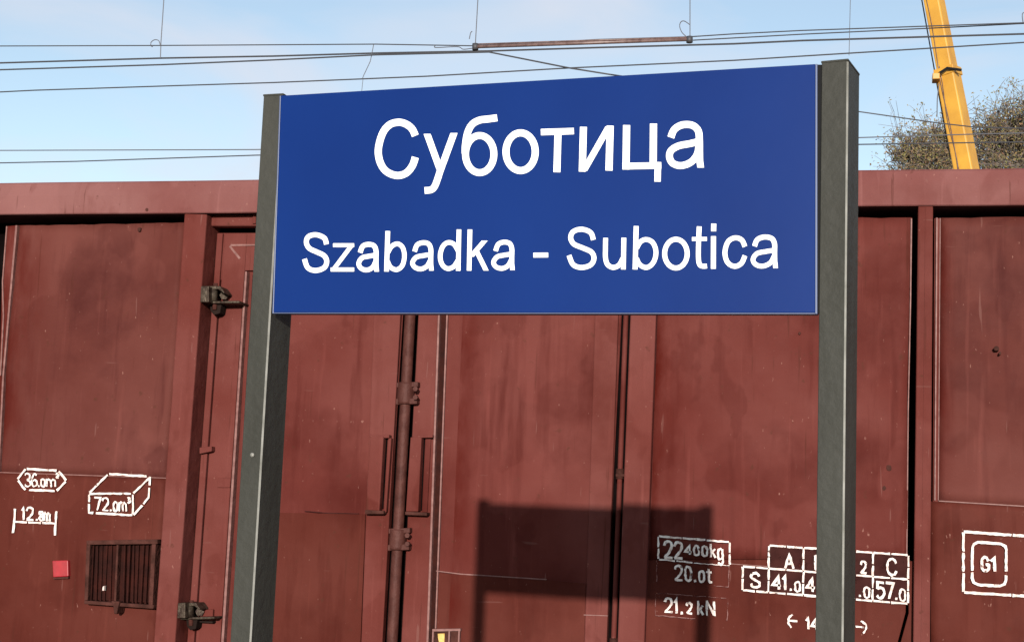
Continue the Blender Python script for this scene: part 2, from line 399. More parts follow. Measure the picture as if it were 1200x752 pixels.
# door: header bar, recessed leaves with raised frames
DL = -.085
hb = plate('door_header', [(246, 252), (770, 250), (770, 264), (245, 265)], -.06, -.005, M['red_post'], wag, .008)
plate('header_cap', [(243.5, 250.5), (247.5, 250.5), (247, 266.5), (243, 266.5)], -.07, .0, M['red_post'], hb)
plate('header_cap', [(296, 251), (300, 251), (299.5, 262), (295.5, 262)], -.07, .004, M['red_post'], hb)
def leaf_line(xt, xb, y): return xt + (xb-xt)*(y-372)/380.0         # x at height y for an edge given at y=372 and y=752
dl = sheet('door_leaf', [(246, 273), (478, 273), (446, 800), (205, 800)], DL-.012, M['red'], .004, seed=5)
dl['label'] = 'left door leaf with latches and raised frame'
dr = sheet('door_leaf', [(497, 273), (733, 273), (707, 800), (471, 800)], DL-.002, M['red'], .005, seed=8)
dr['label'] = 'right door leaf with the shadow of the sign on it'
def vbar(name, xt0, xt1, xb0, xb1, y0, y1, d0, d1, m, parent, bevel=.004):
    return plate(name, [(leaf_line(xt0, xb0, y0), y0), (leaf_line(xt1, xb1, y0), y0), (leaf_line(xt1, xb1, y1), y1), (leaf_line(xt0, xb0, y1), y1)], d0, d1, m, parent, bevel)
vbar('door_edge', 247, 254, 219, 227, 273, 800, DL-.02, DL+.022, M['red_post'], dl)
vbar('door_stile', 256, 283, 229, 258, 274, 800, DL-.02, DL+.012, M['red_post'], dl)
vbar('stile_ridge', 283.6, 286, 259, 262, 318, 800, DL-.02, DL+.024, M['weld'], dl, .001)
vbar('stile_ridge', 291, 293, 268.5, 270.5, 322, 800, DL-.02, DL+.010, M['red'], dl, .001)
plate('door_rail', [(256, 273), (478, 272), (476, 316), (288, 317), (254, 330)], DL-.02, DL+.008, M['red_post'], dl)
plate('gusset_ridge', [(268, 289), (270, 287.5), (282, 302), (280, 304)], DL, DL+.014, M['weld'], dl, .001)
plate('gusset_ridge', [(270, 286), (300, 286), (300, 288), (270, 288.5)], DL, DL+.014, M['weld'], dl, .001)
vbar('door_stile', 438, 469, 423, 448, 300, 800, DL-.03, DL+.012, M['red_post'], dl)
vbar('door_stile', 490, 513, 470, 500, 300, 800, DL-.03, DL+.012, M['red_post'], dr)
vbar('stile_ridge', 513, 515.2, 499.5, 502, 300, 800, DL-.03, DL+.03, M['weld'], dr, .001)
vbar('stile_groove', 515.4, 522.6, 502.2, 508.6, 300, 800, DL-.03, DL+.004, M['bar'], dr, 0)
vbar('stile_ridge', 522.8, 524.6, 508.8, 510.6, 300, 736, DL-.03, DL+.014, M['weld'], dr, .001)
vbar('door_stile', 697, 724.5, 685, 711, 300, 800, DL-.03, DL+.010, M['red_post'], dr)
vbar('gap_back', 466, 492, 444, 472, 300, 800, -.16, -.135, M['black'], wag, 0)
vbar('gap_back', 722, 741, 708, 727, 300, 800, -.16, -.135, M['black'], wag, 0)
plate('weld_seam', [(357, 598), (380, 600), (420, 601), (420, 602), (380, 601.2), (357, 599)], DL-.01, DL+.002, M['patch'], dl, 0)
plate('weld_seam', [(511, 668), (540, 671.6), (640, 678), (640, 679.2), (540, 672.8), (511, 669)], DL-.01, DL+.012, M['weld'], dr, 0)
plate('weld_seam', [(684, 719.5), (712, 720.5), (712, 721.5), (684, 720.5)], DL-.01, DL+.013, M['weld'], dr, 0)
plate('door_sheet', [(leaf_line(294, 271, 600), 600), (380, 601.2), (leaf_line(437.4, 422.4, 602), 602), (leaf_line(437.4, 422.4, 800), 800), (leaf_line(294, 271, 800), 800)], DL-.02, DL-.0012, M['red_low'], dl, .001)
plate('door_sheet', [(leaf_line(525.2, 511.2, 671), 671), (540, 672.6), (640, 679), (leaf_line(696.4, 684.4, 683), 683), (leaf_line(696.4, 684.4, 800), 800), (leaf_line(525.2, 511.2, 800), 800)], DL-.02, DL+.0095, M['red_low'], dr, .001)
# locking rod with collars
rod = tube('locking_rod', [wp(leaf_line(480.5, 459.5, y), y, -.055) for y in (300, 372, 752, 800)], .0235, M['rod'], wag, 14)
rod['label'] = 'upright rusty locking rod between the two door leaves'
for y, hh in ((461, 12.5), (632, 12)):
    a = wp(leaf_line(480.5, 459.5, y-hh), y-hh, -.055); b = wp(leaf_line(480.5, 459.5, y+hh), y+hh, -.055)
    c = tube('rod_collar', [a, a.lerp(b, .12), a.lerp(b, .13), a.lerp(b, .87), a.lerp(b, .88), b], .037, M['rod'], rod, 14)
    xx = leaf_line(480.5, 459.5, y)
    plate('collar_bracket', [(xx-12, y+6), (xx+13, y+5), (xx+13, y+12), (xx-12, y+13)], -.12, -.03, M['rod'], rod)
    plate('collar_bracket', [(xx-11, y-13), (xx+14, y-14), (xx+14, y-8), (xx-11, y-7)], -.12, -.035, M['rod'], rod)
    for q in (-5, 5):
        p = wp(xx+12.5, y+q, -.03)
        tube('bolt', [p, p+Vector((0, -.02, 0))], .011, M['rod'], rod, 6)
# U shaped handles left and right of the rod
h = plate('door_handle', [(434, 511), (449.5, 511), (444.5, 598), (428.5, 598)], DL, DL+.055, M['red_post'], dl)
plate('handle_lip', [(433, 509), (456, 509), (456, 513), (433, 513)], DL, DL+.05, M['red_post'], h)
plate('handle_lip', [(427.5, 597), (449.5, 598), (449.5, 602), (427.5, 602)], DL, DL+.062, M['rust'], h)
plate('handle_slot', [(450, 514), (454, 514), (449, 596), (445, 596)], DL, DL+.018, M['black'], h, 0)
plate('handle_edge', [(455, 513), (458.5, 513), (452.5, 600), (449.5, 600)], DL, DL+.04, M['red_post'], h)
h = plate('door_handle', [(481, 512), (494, 512), (490, 599), (475.5, 599)], DL, DL+.055, M['red_post'], dr)
plate('handle_lip', [(484, 510), (507, 509), (507, 512.5), (484, 513)], DL, DL+.05, M['red_post'], h)
plate('handle_lip', [(474.5, 599), (500, 600), (500, 604), (474.5, 603)], DL, DL+.062, M['rust'], h)
plate('handle_slot', [(494.5, 514), (498, 514), (494, 598), (490.5, 598)], DL, DL+.018, M['black'], h, 0)
plate('handle_edge', [(498.5, 513), (505, 513), (500.5, 600), (494.5, 600)], DL, DL+.02, M['red'], h)
# label holder with a yellowed card
lh = plate('label_holder', [(507, 738), (539, 737.5), (536, 800), (504, 800)], DL, DL+.012, M['rust'], dr)
plate('holder_frame', [(506.5, 736.5), (539.5, 736), (539.5, 739), (506.5, 739.5)], DL, DL+.035, M['weld'], lh, .001)
for a in (506.5, 525.5, 537): plate('holder_frame', [(a, 738.2), (a+1.8, 738.2), (a-.6, 800), (a-2.4, 800)], DL, DL+.034, M['weld'], lh, .001)
plate('card', [(513, 742), (521, 741.7), (520, 765), (512.5, 765), (514.5, 752), (513.4, 747)], DL+.011, DL+.016, M['paper'], lh, 0)
# hinge rod by the right door post
hr = tube('hinge_rod', [wp(leaf_line(733.5, 719, y), y, -.05) for y in (300, 372, 752, 800)], .011, M['red'], wag, 10)
for y in (555, 753):
    xx = leaf_line(733.5, 719, y)
    tube('hinge_knuckle', [wp(xx, y-6, -.05), wp(xx, y+6, -.05)], .017, M['rust'], hr, 10)
    plate('hinge_lug', [(xx-5, y), (xx+5, y), (xx+5, y+3), (xx-5, y+3)], -.11, -.03, M['rust'], hr, .001)
# door post on the right
vbar('side_post', 738.5, 768.7, 723.5, 755, 250, 800, -.11, .045, M['red_post'], wag, .006)
# bay with the load table: big upper sheet, its free edge curling off the post
def polysheet(name, px, d, m, thick=.01): return plate(name, px, d-thick, d, m, wag, .002)
bay = [(769, 254.5), (900, 255), (1068.5, 255), (1067.5, 350), (1064.5, 480), (1063.2, 655), (1062, 716), (1051, 752), (1036, 800), (752, 800)]
sheet('side_sheet', [(769.5, 254.8), (1068.5, 255.2), (1062.5, 655), (757, 655)], 0, M['red'], .009, seed=11, jag=.004)
polysheet('side_sheet', [(757, 655.4), (1062.5, 655.4), (1061.3, 717), (1052, 752), (1037, 800), (753, 800)], .0025, M['red_low'], .012)
polysheet('side_sheet', [(1064.2, 657), (1073, 657), (1073, 800), (1042, 800), (1055.5, 752), (1064.8, 718)], .003, M['red_low'], .012)
plate('sheet_edge', [(1067.2, 256), (1069, 256), (1067.9, 350), (1065, 480), (1063.3, 655), (1061.9, 655), (1063.6, 480), (1066.3, 350)], -.015, .0085, M['weld'], wag, .001)
plate('weld_seam', [(855, 659.6), (901, 663), (901, 663.8), (855, 660.5)], .0, .0045, M['weld'], wag, 0)
# slim post, flange and the next bay
plate('side_post', [(1076, 241), (1093.5, 241), (1090, 752), (1090, 800), (1070, 800), (1070, 752)], -.06, .05, M['red_post'], wag, .005)
plate('post_ridge', [(1084.5, 242), (1085.6, 242), (1080.4, 752), (1079.3, 752)], .04, .0525, M['red_post'], wag, 0)
plate('sheet_flange', [(1095, 255.5), (1102, 255.5), (1099.5, 588), (1093, 588)], -.04, .008, M['red_post'], wag)
plate('sheet_edge', [(1097, 255), (1099, 255), (1096.4, 586), (1094.8, 586)], -.02, .022, M['weld'], wag, .001)
plate('sheet_edge', [(1101.2, 255.5), (1102.4, 255.5), (1100.2, 586), (1099, 586)], -.02, .012, M['weld'], wag, .001)
sheet('side_sheet', [(1102.6, 255.5), (1330, 253.5), (1330, 601), (1100.2, 587)], -.022, M['red_dark'], .011, seed=15, jag=.004)
sheet('side_sheet', [(1091, 587), (1330, 601.5), (1330, 800), (1091, 800)], .004, M['red_low'], .004, seed=16)
plate('weld_seam', [(1100, 586), (1330, 600.2), (1330, 601.4), (1100, 587.2)], -.03, .010, M['weld'], wag, 0)
# bays outside the picture
PZ = ZPT - .02
def plain_bay(x0, x1, post):
    box('side_sheet', x0, x1, YP, YP+.01, ZFL, PZ, M['red'], wag)
    box('side_post', post, post+.1, YP-.05, YP+.1, ZFL, ZRB-.002, M['red_post'], wag, .005)
xl = wp(-30, 500).x; xr = wp(1330, 500).x
p0 = xl-.17
box('side_post', p0, p0+.1, YP-.05, YP+.1, ZFL, ZRB-.002, M['red_post'], wag, .005)
for x in (-5.2, -6.55): plain_bay(x+.1, (p0 if x > -6 else -5.2)-.003, x)
for a, b in ((xr+.1, 2.2), (2.3, 3.6), (3.7, 4.9), (5.0, 6.1)): plain_bay(a+.003, b-.003, a-.1)
box('side_post', 6.1, 6.2, YP-.05, YP+.1, ZFL, ZRB-.002, M['red_post'], wag, .005)
# vent hatch in the left bay
vt = plate('vent_hatch', [(104, 637), (178, 636), (174, 706), (101, 702)], 0, .018, M['bar'], wag)
vt['label'] = 'barred rusty brown vent hatch'
plate('hatch_frame', [(101, 633), (184.5, 631.5), (184.3, 637), (101, 638)], 0, .06, M['rust'], vt)
plate('hatch_frame', [(98.5, 703), (180, 708.5), (179.6, 713), (98.2, 707.2)], 0, .062, M['rust'], vt)
plate('hatch_frame', [(101, 638), (105.5, 638), (102.6, 703), (98.5, 703)], 0, .059, M['rust'], vt)
plate('hatch_frame', [(177.5, 637), (182.5, 637), (178.6, 709), (173.6, 708.6)], 0, .059, M['rust'], vt)
plate('hatch_frame', [(136.6, 638), (138.8, 638), (135.8, 705.4), (133.4, 705.2)], 0, .05, M['rust'], vt, .001)
for i in range(13):
    a = 108 + i*5.3
    if abs(a-137) < 3: continue
    u1, u2 = random.uniform(-.7, .7), random.uniform(-.9, .9)
    plate('bar', [(a+.8+u1, 638.5), (a+2.4+u1, 638.5), (a-.3+u2, 703+i*.35), (a-2.0+u2, 703+i*.35)], .0, .026+.012*random.random(), M['bar'], vt, 0)
plate('hatch_latch', [(130, 703.5), (140, 704.3), (138.5, 710), (136.6, 719), (133.5, 719), (132.5, 709.5)], .0, .074, M['rust'], vt)
plate('chip', [(120.4, 687), (122.2, 686), (121.8, 691.5), (119.8, 691.5)], .03, .046, M['white'], vt, 0)
rb = plate('red_box', [(61, 656.5), (79.5, 656), (80, 675), (62, 676)], 0, .028, M['redbox'], wag, .004)
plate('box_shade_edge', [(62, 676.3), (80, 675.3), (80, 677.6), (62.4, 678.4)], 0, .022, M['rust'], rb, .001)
rb['label'] = 'small square bright red box left of the vent hatch'
# door latches
def latch(x, y, k=1.0):
    t = plate('door_latch', [(x-8*k, y-17*k), (x+1*k, y-17*k), (x+1*k, y+2*k), (x-9*k, y+2*k)], -.06, .058, M['latch'], wag)
    plate('latch_plate', [(x-8*k, y-17*k), (x+14*k, y-17*k), (x+19*k, y-10*k), (x+19*k, y-8*k), (x+12*k, y-13*k), (x-8*k, y-13*k)], -.07, .02, M['latch'], t)
    plate('latch_plate', [(x-10*k, y+1*k), (x+37*k, y+.2*k), (x+37*k, y+3*k), (x-10*k, y+4*k)], DL-.02, .012, M['latch'], t)
    tube('roller', [wp(x+5*k, y-13*k, .0), wp(x+4.5*k, y+1*k, .0)], .026*k, M['latch'], t, 12)
    tube('pin', [wp(x+9*k, y-20*k, -.01), wp(x+8*k, y+11*k, -.01)], .011*k, M['rust'], t, 8)
    tube('nut', [wp(x+19*k, y-6*k, DL), wp(x+19*k, y-6*k, DL+.05)], .020*k, M['latch'], t, 6)
    plate('latch_hook', [(x+2*k, y+4*k), (x+16*k, y+4*k), (x+14*k, y+15*k), (x+7*k, y+17*k), (x+3*k, y+12*k)], -.08, -.012, M['under'], t)
    return t
latch(243.5, 352)['label'] = 'greasy upper door latch'
lt = latch(216, 722, .95); lt['label'] = 'greasy lower door latch'
plate('latch_strap', [(234, 714), (249.5, 713.5), (249, 727), (234, 727)], DL, DL+.03, M['red_post'], lt)
plate('latch_strap', [(233.5, 727), (249, 727.5), (249, 730), (233.5, 729)], DL, DL+.05, M['under'], lt)
plate('door_stop', [(233.5, 524), (248, 522.5), (248, 528.5), (233.5, 531.5)], DL-.02, DL+.05, M['red_post'], wag)
plate('strap_patch', [(255, 560), (270.5, 560), (269.5, 571), (254, 571)], DL, DL+.018, M['red_post'], dl)
# small blemishes with a shape of their own
for x, y, s in ((163, 269, 2.4), (172, 246, 2), (1168, 408, 3.2), (1042, 548, 3.5), (1036, 572, 2.6), (937, 390, 1.6), (1172, 414, 1.8)):
    plate('rust_spot', [(x+s*math.cos(a)*(.7+.5*random.random()), y+s*1.2*math.sin(a)*(.7+.5*random.random())) for a in [i*math.pi/4 for i in range(8)]],
          -.03, (.062 if y < 250 else .009), M['rust'], wag, .0015)

# --- stencilled markings (paint layers)
GL = {
 '0': [([(.5, 0), (.9, .12), (1, .5), (.9, .88), (.5, 1), (.1, .88), (0, .5), (.1, .12)], 1, 1)],
 '1': [([(.1, .28), (.62, .02), (.62, 1)], 0, 0)],
 '2': [([(.03, .27), (.18, .06), (.5, 0), (.85, .08), (.93, .3), (.7, .58), (.06, .97)], 1, 0), ([(0, .98), (1, .98)], 0, 0)],
 '3': [([(.05, .15), (.4, 0), (.85, .1), (.85, .35), (.45, .47), (.9, .6), (.9, .88), (.45, 1), (.02, .85)], 1, 0)],
 '4': [([(.74, 1), (.74, .03), (.02, .7), (1, .7)], 0, 0)],
 '5': [([(.95, .02), (.16, .02), (.1, .45)], 0, 0), ([(.1, .45), (.5, .35), (.9, .48), (.96, .74), (.7, .97), (.3, 1), (.02, .85)], 1, 0)],
 '6': [([(.9, .08), (.5, 0), (.12, .3), (0, .68), (.2, .97), (.6, 1), (.95, .85), (.9, .58), (.5, .48), (.08, .62)], 1, 0)],
 '7': [([(0, .02), (.98, .02), (.4, 1)], 0, 0)],
 '8': [([(.5, .46), (.1, .3), (.2, .04), (.8, .04), (.9, .3), (.5, .46), (.05, .7), (.2, .98), (.8, .98), (.95, .7)], 1, 1)],
 '.': [([(0, 0), (1, 1)], 0, 0)],
 'k': [([(.08, 0), (.08, 1)], 0, 0), ([(.9, .35), (.12, .68)], 0, 0), ([(.35, .58), (.95, 1)], 0, 0)],
 'g': [([(.9, .05), (.9, .85), (.5, 1), (.1, .9)], 1, 0), ([(.88, .15), (.45, .02), (.06, .25), (.1, .6), (.5, .68), (.88, .55)], 1, 0)],
 't': [([(.45, 0), (.45, .85), (.6, .99), (1, .97)], 0, 0), ([(0, .25), (.95, .25)], 0, 0)],
 'N': [([(.06, 1), (.06, 0)], 0, 0), ([(.06, .05), (.94, .95)], 0, 0), ([(.94, 1), (.94, 0)], 0, 0)],
 'm': [([(.04, 1), (.04, 0)], 0, 0), ([(.04, .3), (.25, .03), (.48, .2), (.5, 1)], 0, 0), ([(.5, .3), (.72, .03), (.95, .2), (.96, 1)], 0, 0)],
 'S': [([(.92, .22), (.75, .04), (.4, 0), (.08, .12), (.08, .35), (.5, .5), (.93, .66), (.92, .9), (.55, 1), (.15, .95), (.02, .76)], 1, 0)],
 'A': [([(.02, 1), (.5, 0), (.98, 1)], 0, 0), ([(.2, .66), (.8, .66)], 0, 0)],
 'B': [([(.06, 1), (.06, 0)], 0, 0), ([(.06, .02), (.6, .02), (.88, .14), (.85, .38), (.55, .49), (.06, .49)], 1, 0), ([(.55, .49), (.95, .62), (.95, .88), (.6, .98), (.06, .98)], 1, 0)],
 'C': [([(.95, .26), (.75, .05), (.45, 0), (.12, .15), (0, .5), (.12, .85), (.45, 1), (.78, .94), (.96, .74)], 1, 0)],
 'G': [([(.95, .24), (.72, .03), (.4, 0), (.1, .15), (0, .5), (.1, .86), (.45, 1), (.93, .88), (.95, .55), (.55, .55)], 1, 0)],
}
def glyphs(items, wd, sl=0.07, sx=-.02):
    S = []
    for ch, x0, y0, x1, y1 in items:
        for P, sm, cl in GL[ch]:
            Q = [(x0+a*(x1-x0) + sx*(y0-(y0+b*(y1-y0))), y0+b*(y1-y0) + sl*(a-.5)*(x1-x0)) for a, b in P]
            S.append((Q, wd, sm, cl))
    return S
def dash(a, b, wd, n, gap=1.6):
    """a stencil line broken into n dashes"""
    S = []; L = math.hypot(b[0]-a[0], b[1]-a[1])
    for i in range(n):
        t0 = i/n + gap/L*.5; t1 = (i+1)/n - gap/L*.5
        S.append(([(a[0]+(b[0]-a[0])*t0, a[1]+(b[1]-a[1])*t0), (a[0]+(b[0]-a[0])*t1, a[1]+(b[1]-a[1])*t1)], wd, 0, 0))
    return S
def line(a, b, wd): return [([a, b], wd, 0, 0)]
def dot(x, y, s=2.6): return [([(x, y-s/2), (x, y+s/2)], s, 0, 0)]
PD = .019                                                # paint layer height over the buckled sheets
def patchq(px, d): plate('overpaint_patch', px, d-.0008, d, M['patch'], wag, 0)
S = (glyphs([('2', 778, 634, 787.6, 653.5), ('2', 789.8, 635, 799.4, 654)], 3.1) + glyphs([('4', 802.5, 638.5, 810, 649.5), ('0', 813.2, 639, 818.8, 650), ('0', 822.6, 639.5, 828.8, 651),
      ('k', 832.4, 637, 838.6, 653), ('g', 841, 642, 847.2, 661)], 2.3))
S += dash((771.5, 627.8), (855, 634.6), 2.2, 3) + dash((855, 634.6), (855, 661.5), 2.2, 2) + dash((771.5, 627.8), (771.5, 655), 2.0, 2) + dash((771.5, 655), (812, 658.8), 1.8, 2) + line((813, 659.2), (855, 662.2), .9)
strokes('tare_marking', S, M['white'], wag, wp, PD)['label'] = '22 400kg in a broken white stencil frame'
S = glyphs([('2', 790.4, 662.5, 799.4, 679.5), ('0', 803, 663.5, 809.6, 680), ('0', 819.2, 669, 825, 681)], 2.5) + dot(814.6, 680) + glyphs([('t', 827.6, 666, 834.2, 682)], 2.4)
strokes('brake_weight_marking', S, M['white'], wag, wp, PD)['label'] = '20.0t in white stencil'
S = glyphs([('2', 778.8, 700.5, 787.6, 716.6), ('1', 789.4, 701, 794.6, 718), ('2', 804.4, 706, 810.8, 718.5)], 2.5) + dot(799, 717.6) + glyphs([('k', 817.6, 703.5, 824, 719.8), ('N', 827.6, 703.5, 837.4, 721)], 2.5)
strokes('brake_force_marking', S, M['white'], wag, wp, PD)['label'] = '21.2 kN in white stencil'
S = line((769.6, 657), (769.6, 681), .8) + line((854.3, 663), (853.8, 687.4), .8) + line((836, 686), (853.8, 687.4), .9) + line((769, 694.4), (853, 700.6), .8) + line((853, 700.6), (852, 727), .8) + line((768.4, 694.4), (768, 720.4), .8) + line((768, 720.4), (815, 724.6), 1.1)
strokes('faded_outline', S, M['faded'], wag, wp, PD)
T = lambda x: 638.6 + .070*(x-901); Mi = lambda x: 663.2 + .078*(x-870); B = lambda x: 691 + .082*(x-870)
patchq([(870, Mi(870)), (901, Mi(901)), (901, T(901)), (1064, T(1064)), (1064, B(1064)), (870, B(870))], .0165)
S = []
cols = [901, 941.5, 982, 1023, 1064.5]
for a, b in zip(cols[:-1], cols[1:]): S += dash((a, T(a)), (b, T(b)), 2.3, 2)
for a, b in zip([870]+cols[:-1], cols): S += dash((a, Mi(a)), (b, Mi(b)), 2.1, 2) + dash((a, B(a)), (b, B(b)), 2.4, 2)
for c in cols: S += dash((c+.2, T(c)), (c-.2, Mi(c)), 2.2, 2) + dash((c, Mi(c)), (c-.5, B(c)), 2.2, 2)
S += dash((870.5, Mi(870)), (870, B(870)), 2.4, 2)
S += glyphs([('A', 919.6, 649, 929.6, 665.5), ('B', 954.8, 650.5, 965, 667.5), ('B', 990, 654, 999, 671), ('2', 1008.6, 657.5, 1015, 671.5), ('C', 1039.6, 654.5, 1050.6, 673.4), ('S', 879.6, 671, 890.2, 687.6)], 2.7)
S += glyphs([('4', 905, 673.5, 915, 690), ('1', 916.6, 674, 922, 690.6), ('4', 944.6, 676.5, 954.4, 693), ('7', 957, 677, 966, 693.6), ('5', 985, 679, 992.4, 696.5), ('2', 992.8, 680, 998.6, 697.4), ('5', 1027, 681.5, 1036.2, 700), ('7', 1038, 682.4, 1047, 701)], 2.8)
S += glyphs([('0', 931.6, 681.5, 937.4, 692.6), ('0', 971, 685, 977, 696), ('0', 1012.6, 688, 1018.6, 699.6), ('0', 1054.4, 690, 1060.6, 703.6)], 2.3) + dot(926.8, 690.4) + dot(969, 694) + dot(1007.6, 697.6) + dot(1050.4, 701)
strokes('load_table', S, M['white'], wag, wp, PD)['label'] = 'white stencilled load limit table'
S = [([(929, 719.5), (924.4, 723.6), (924, 729.6), (927.6, 734.6)], 2.2, 1, 0)] + line((925, 726.8), (934.6, 727.4), 2.2)
strokes('arrow_marking', S, M['white'], wag, wp, PD)
S = glyphs([('1', 944, 723, 949, 736.4), ('4', 950.4, 723.6, 958.6, 737.4), ('0', 965, 725, 972, 739), ('4', 974, 726, 982, 739.6), ('m', 985, 730, 997, 740.6)], 2.3) + dot(961.6, 736.6)
strokes('length_marking', S, M['white'], wag, wp, PD)
S = line((1003, 733.6), (1012.6, 734.4), 2.2) + [([(1009, 727), (1014, 730.6), (1015, 736), (1011.4, 741.6)], 2.2, 1, 0)]
strokes('arrow_marking', S, M['white'], wag, wp, PD)
S = dash((1129, 622.6), (1300, 634.6), 3, 3) + dash((1129, 622.6), (1129, 694), 3, 3) + dash((1129, 693.6), (1300, 703.8), 3, 3) + dash((1300, 634.6), (1299.6, 703.8), 3, 3)
S += [([(1139.4, 656), (1139.6, 641), (1141, 637.2), (1146, 634.8), (1173, 636.6), (1178, 639.6), (1179.2, 644), (1179, 669)], 3, 0, 0), ([(1139.3, 670), (1139.2, 677), (1141, 682), (1146, 684.6), (1172, 686.2), (1177, 684), (1178.8, 679), (1178.9, 673.6)], 3, 0, 0), ([(1139.4, 655.5), (1139.3, 668)], 2.8, 0, 0)]
S += glyphs([('G', 1150.4, 652.6, 1158.6, 668.4), ('1', 1160.6, 652.6, 1168.4, 669)], 3.4)
strokes('class_marking', S, M['white'], wag, wp, PD)['label'] = 'white G1 in a rounded frame'
S = [([(20.8, 561), (29.8, 549.4)], 2.3, 0, 0), ([(31.5, 549), (66, 551.3)], 2.6, 0, 0), ([(69, 552), (77.4, 562.6)], 2.3, 0, 0), ([(77, 564), (66.8, 574.2)], 2.3, 0, 0), ([(64, 574.8), (34, 573.8)], 2.6, 0, 0), ([(29.8, 573.6), (21, 562.6)], 2.3, 0, 0)]
S += glyphs([('3', 28.6, 554.5, 35.6, 570), ('6', 37, 555, 43.4, 569.4), ('0', 48, 561, 52.4, 569.6), ('m', 54, 561, 65, 570), ('2', 65.6, 554.5, 68.8, 559.6)], 1.9, .04) + dot(45.4, 569, 2)
strokes('floor_area_marking', S, M['white'], wag, wp, PD)['label'] = '36.0m² in a white hexagon'
S = [([(104.3, 578), (153, 578)], 2.2, 0, 0), ([(155.7, 579), (155.6, 602)], 2.0, 0, 0), ([(155, 603.4), (113, 600.8)], 2.6, 0, 0), ([(109, 600.4), (104.3, 600.2), (104.4, 590)], 2.2, 0, 0), ([(104.4, 588), (104.3, 579)], 2.2, 0, 0),
      ([(104.8, 577), (126, 556)], 2.2, 0, 0), ([(128, 555), (172, 557.6)], 2.4, 0, 0), ([(156.6, 577.4), (175.6, 559)], 2.2, 0, 0), ([(176, 558), (175, 568)], 2.3, 0, 0), ([(174.8, 571), (174.2, 582.4), (168, 590)], 2.1, 0, 0), ([(166.6, 591.6), (156.6, 603)], 2.4, 0, 0)]
S += glyphs([('7', 110.6, 582.5, 118, 597.4), ('2', 119.6, 583, 127.2, 597.8), ('0', 133, 588, 137.6, 598), ('m', 139.4, 588, 148, 598.6), ('3', 149.6, 582.6, 152.2, 588.6)], 2.1, .04) + dot(130, 597.4, 2.2)
strokes('volume_marking', S, M['white'], wag, wp, PD)['label'] = '72.0m³ in a drawn white box'
S = line((17.8, 596), (15.2, 624), 2.6) + line((66, 598.5), (64.4, 627), 2.6) + dash((16, 611), (65, 613), 2.2, 3)
S += glyphs([('1', 25, 594, 29, 608.6), ('2', 31, 594.4, 39, 609), ('8', 46, 599, 50, 609.4), ('m', 51, 600.4, 58.4, 610.4)], 2.2, .03) + dot(43, 608.4, 2.2)
strokes('loading_length_marking', S, M['white'], wag, wp, PD)['label'] = '12.8m between two white end bars'

# --- underframe and running gear
box('floor', WX0, WX1, YP+.001, YP+2.79, ZFL-.06, ZFL-.001, M['under'], wag)
for y in (YP+.02, YP+2.68): box('solebar', WX0, WX1, y, y+.1, ZFL-.33, ZFL-.061, M['red'], wag, .006)
box('centre_sill', WX0-.2, WX1+.2, YC-.25, YC+.25, ZFL-.36, ZFL-.062, M['under'], wag)
for bx in (WX0+2.0, WX1-2.0):
    for y in (YC-1.05, YC+.97): box('bogie_frame', bx-1.3, bx+1.3, y, y+.08, RAILZ+.36, RAILZ+.58, M['under'], wag, .01)
    box('bogie_bolster', bx-.2, bx+.2, YC-.97, YC+.97, RAILZ+.40, ZFL-.362, M['under'], wag)
    for ax in (bx-.9, bx+.9):
        tube('axle', [Vector((ax, YC-1.04, RAILZ+.46)), Vector((ax, YC+1.04, RAILZ+.46))], .075, M['under'], wag, 12)
        for s in (-1, 1):
            y0 = YC+s*.7525
            wh = tube('wheel', [Vector((ax, y0-s*.075, RAILZ+.46)), Vector((ax, y0-s*.045, RAILZ+.46)), Vector((ax, y0-s*.044, RAILZ+.46)), Vector((ax, y0+s*.065, RAILZ+.46))], .46, M['under'], wag, 36)
for x, s in ((WX0, -1), (WX1, 1)):
    for y in (YC-.875, YC+.875):
        bu = tube('buffer', [Vector((x, y, RAILZ+1.05)), Vector((x+s*.45, y, RAILZ+1.05))], .08, M['under'], wag, 14)
        tube('buffer_head', [Vector((x+s*.45, y, RAILZ+1.05)), Vector((x+s*.5, y, RAILZ+1.05))], .22, M['under'], bu, 20)

# ------------------------------------------------------------------ station name sign
mid = sp(640, 300); sgn = root('station_sign', (mid.x, mid.y, 0), 'blue station name sign with white lettering between two olive-grey posts', 'sign', rz=SY)
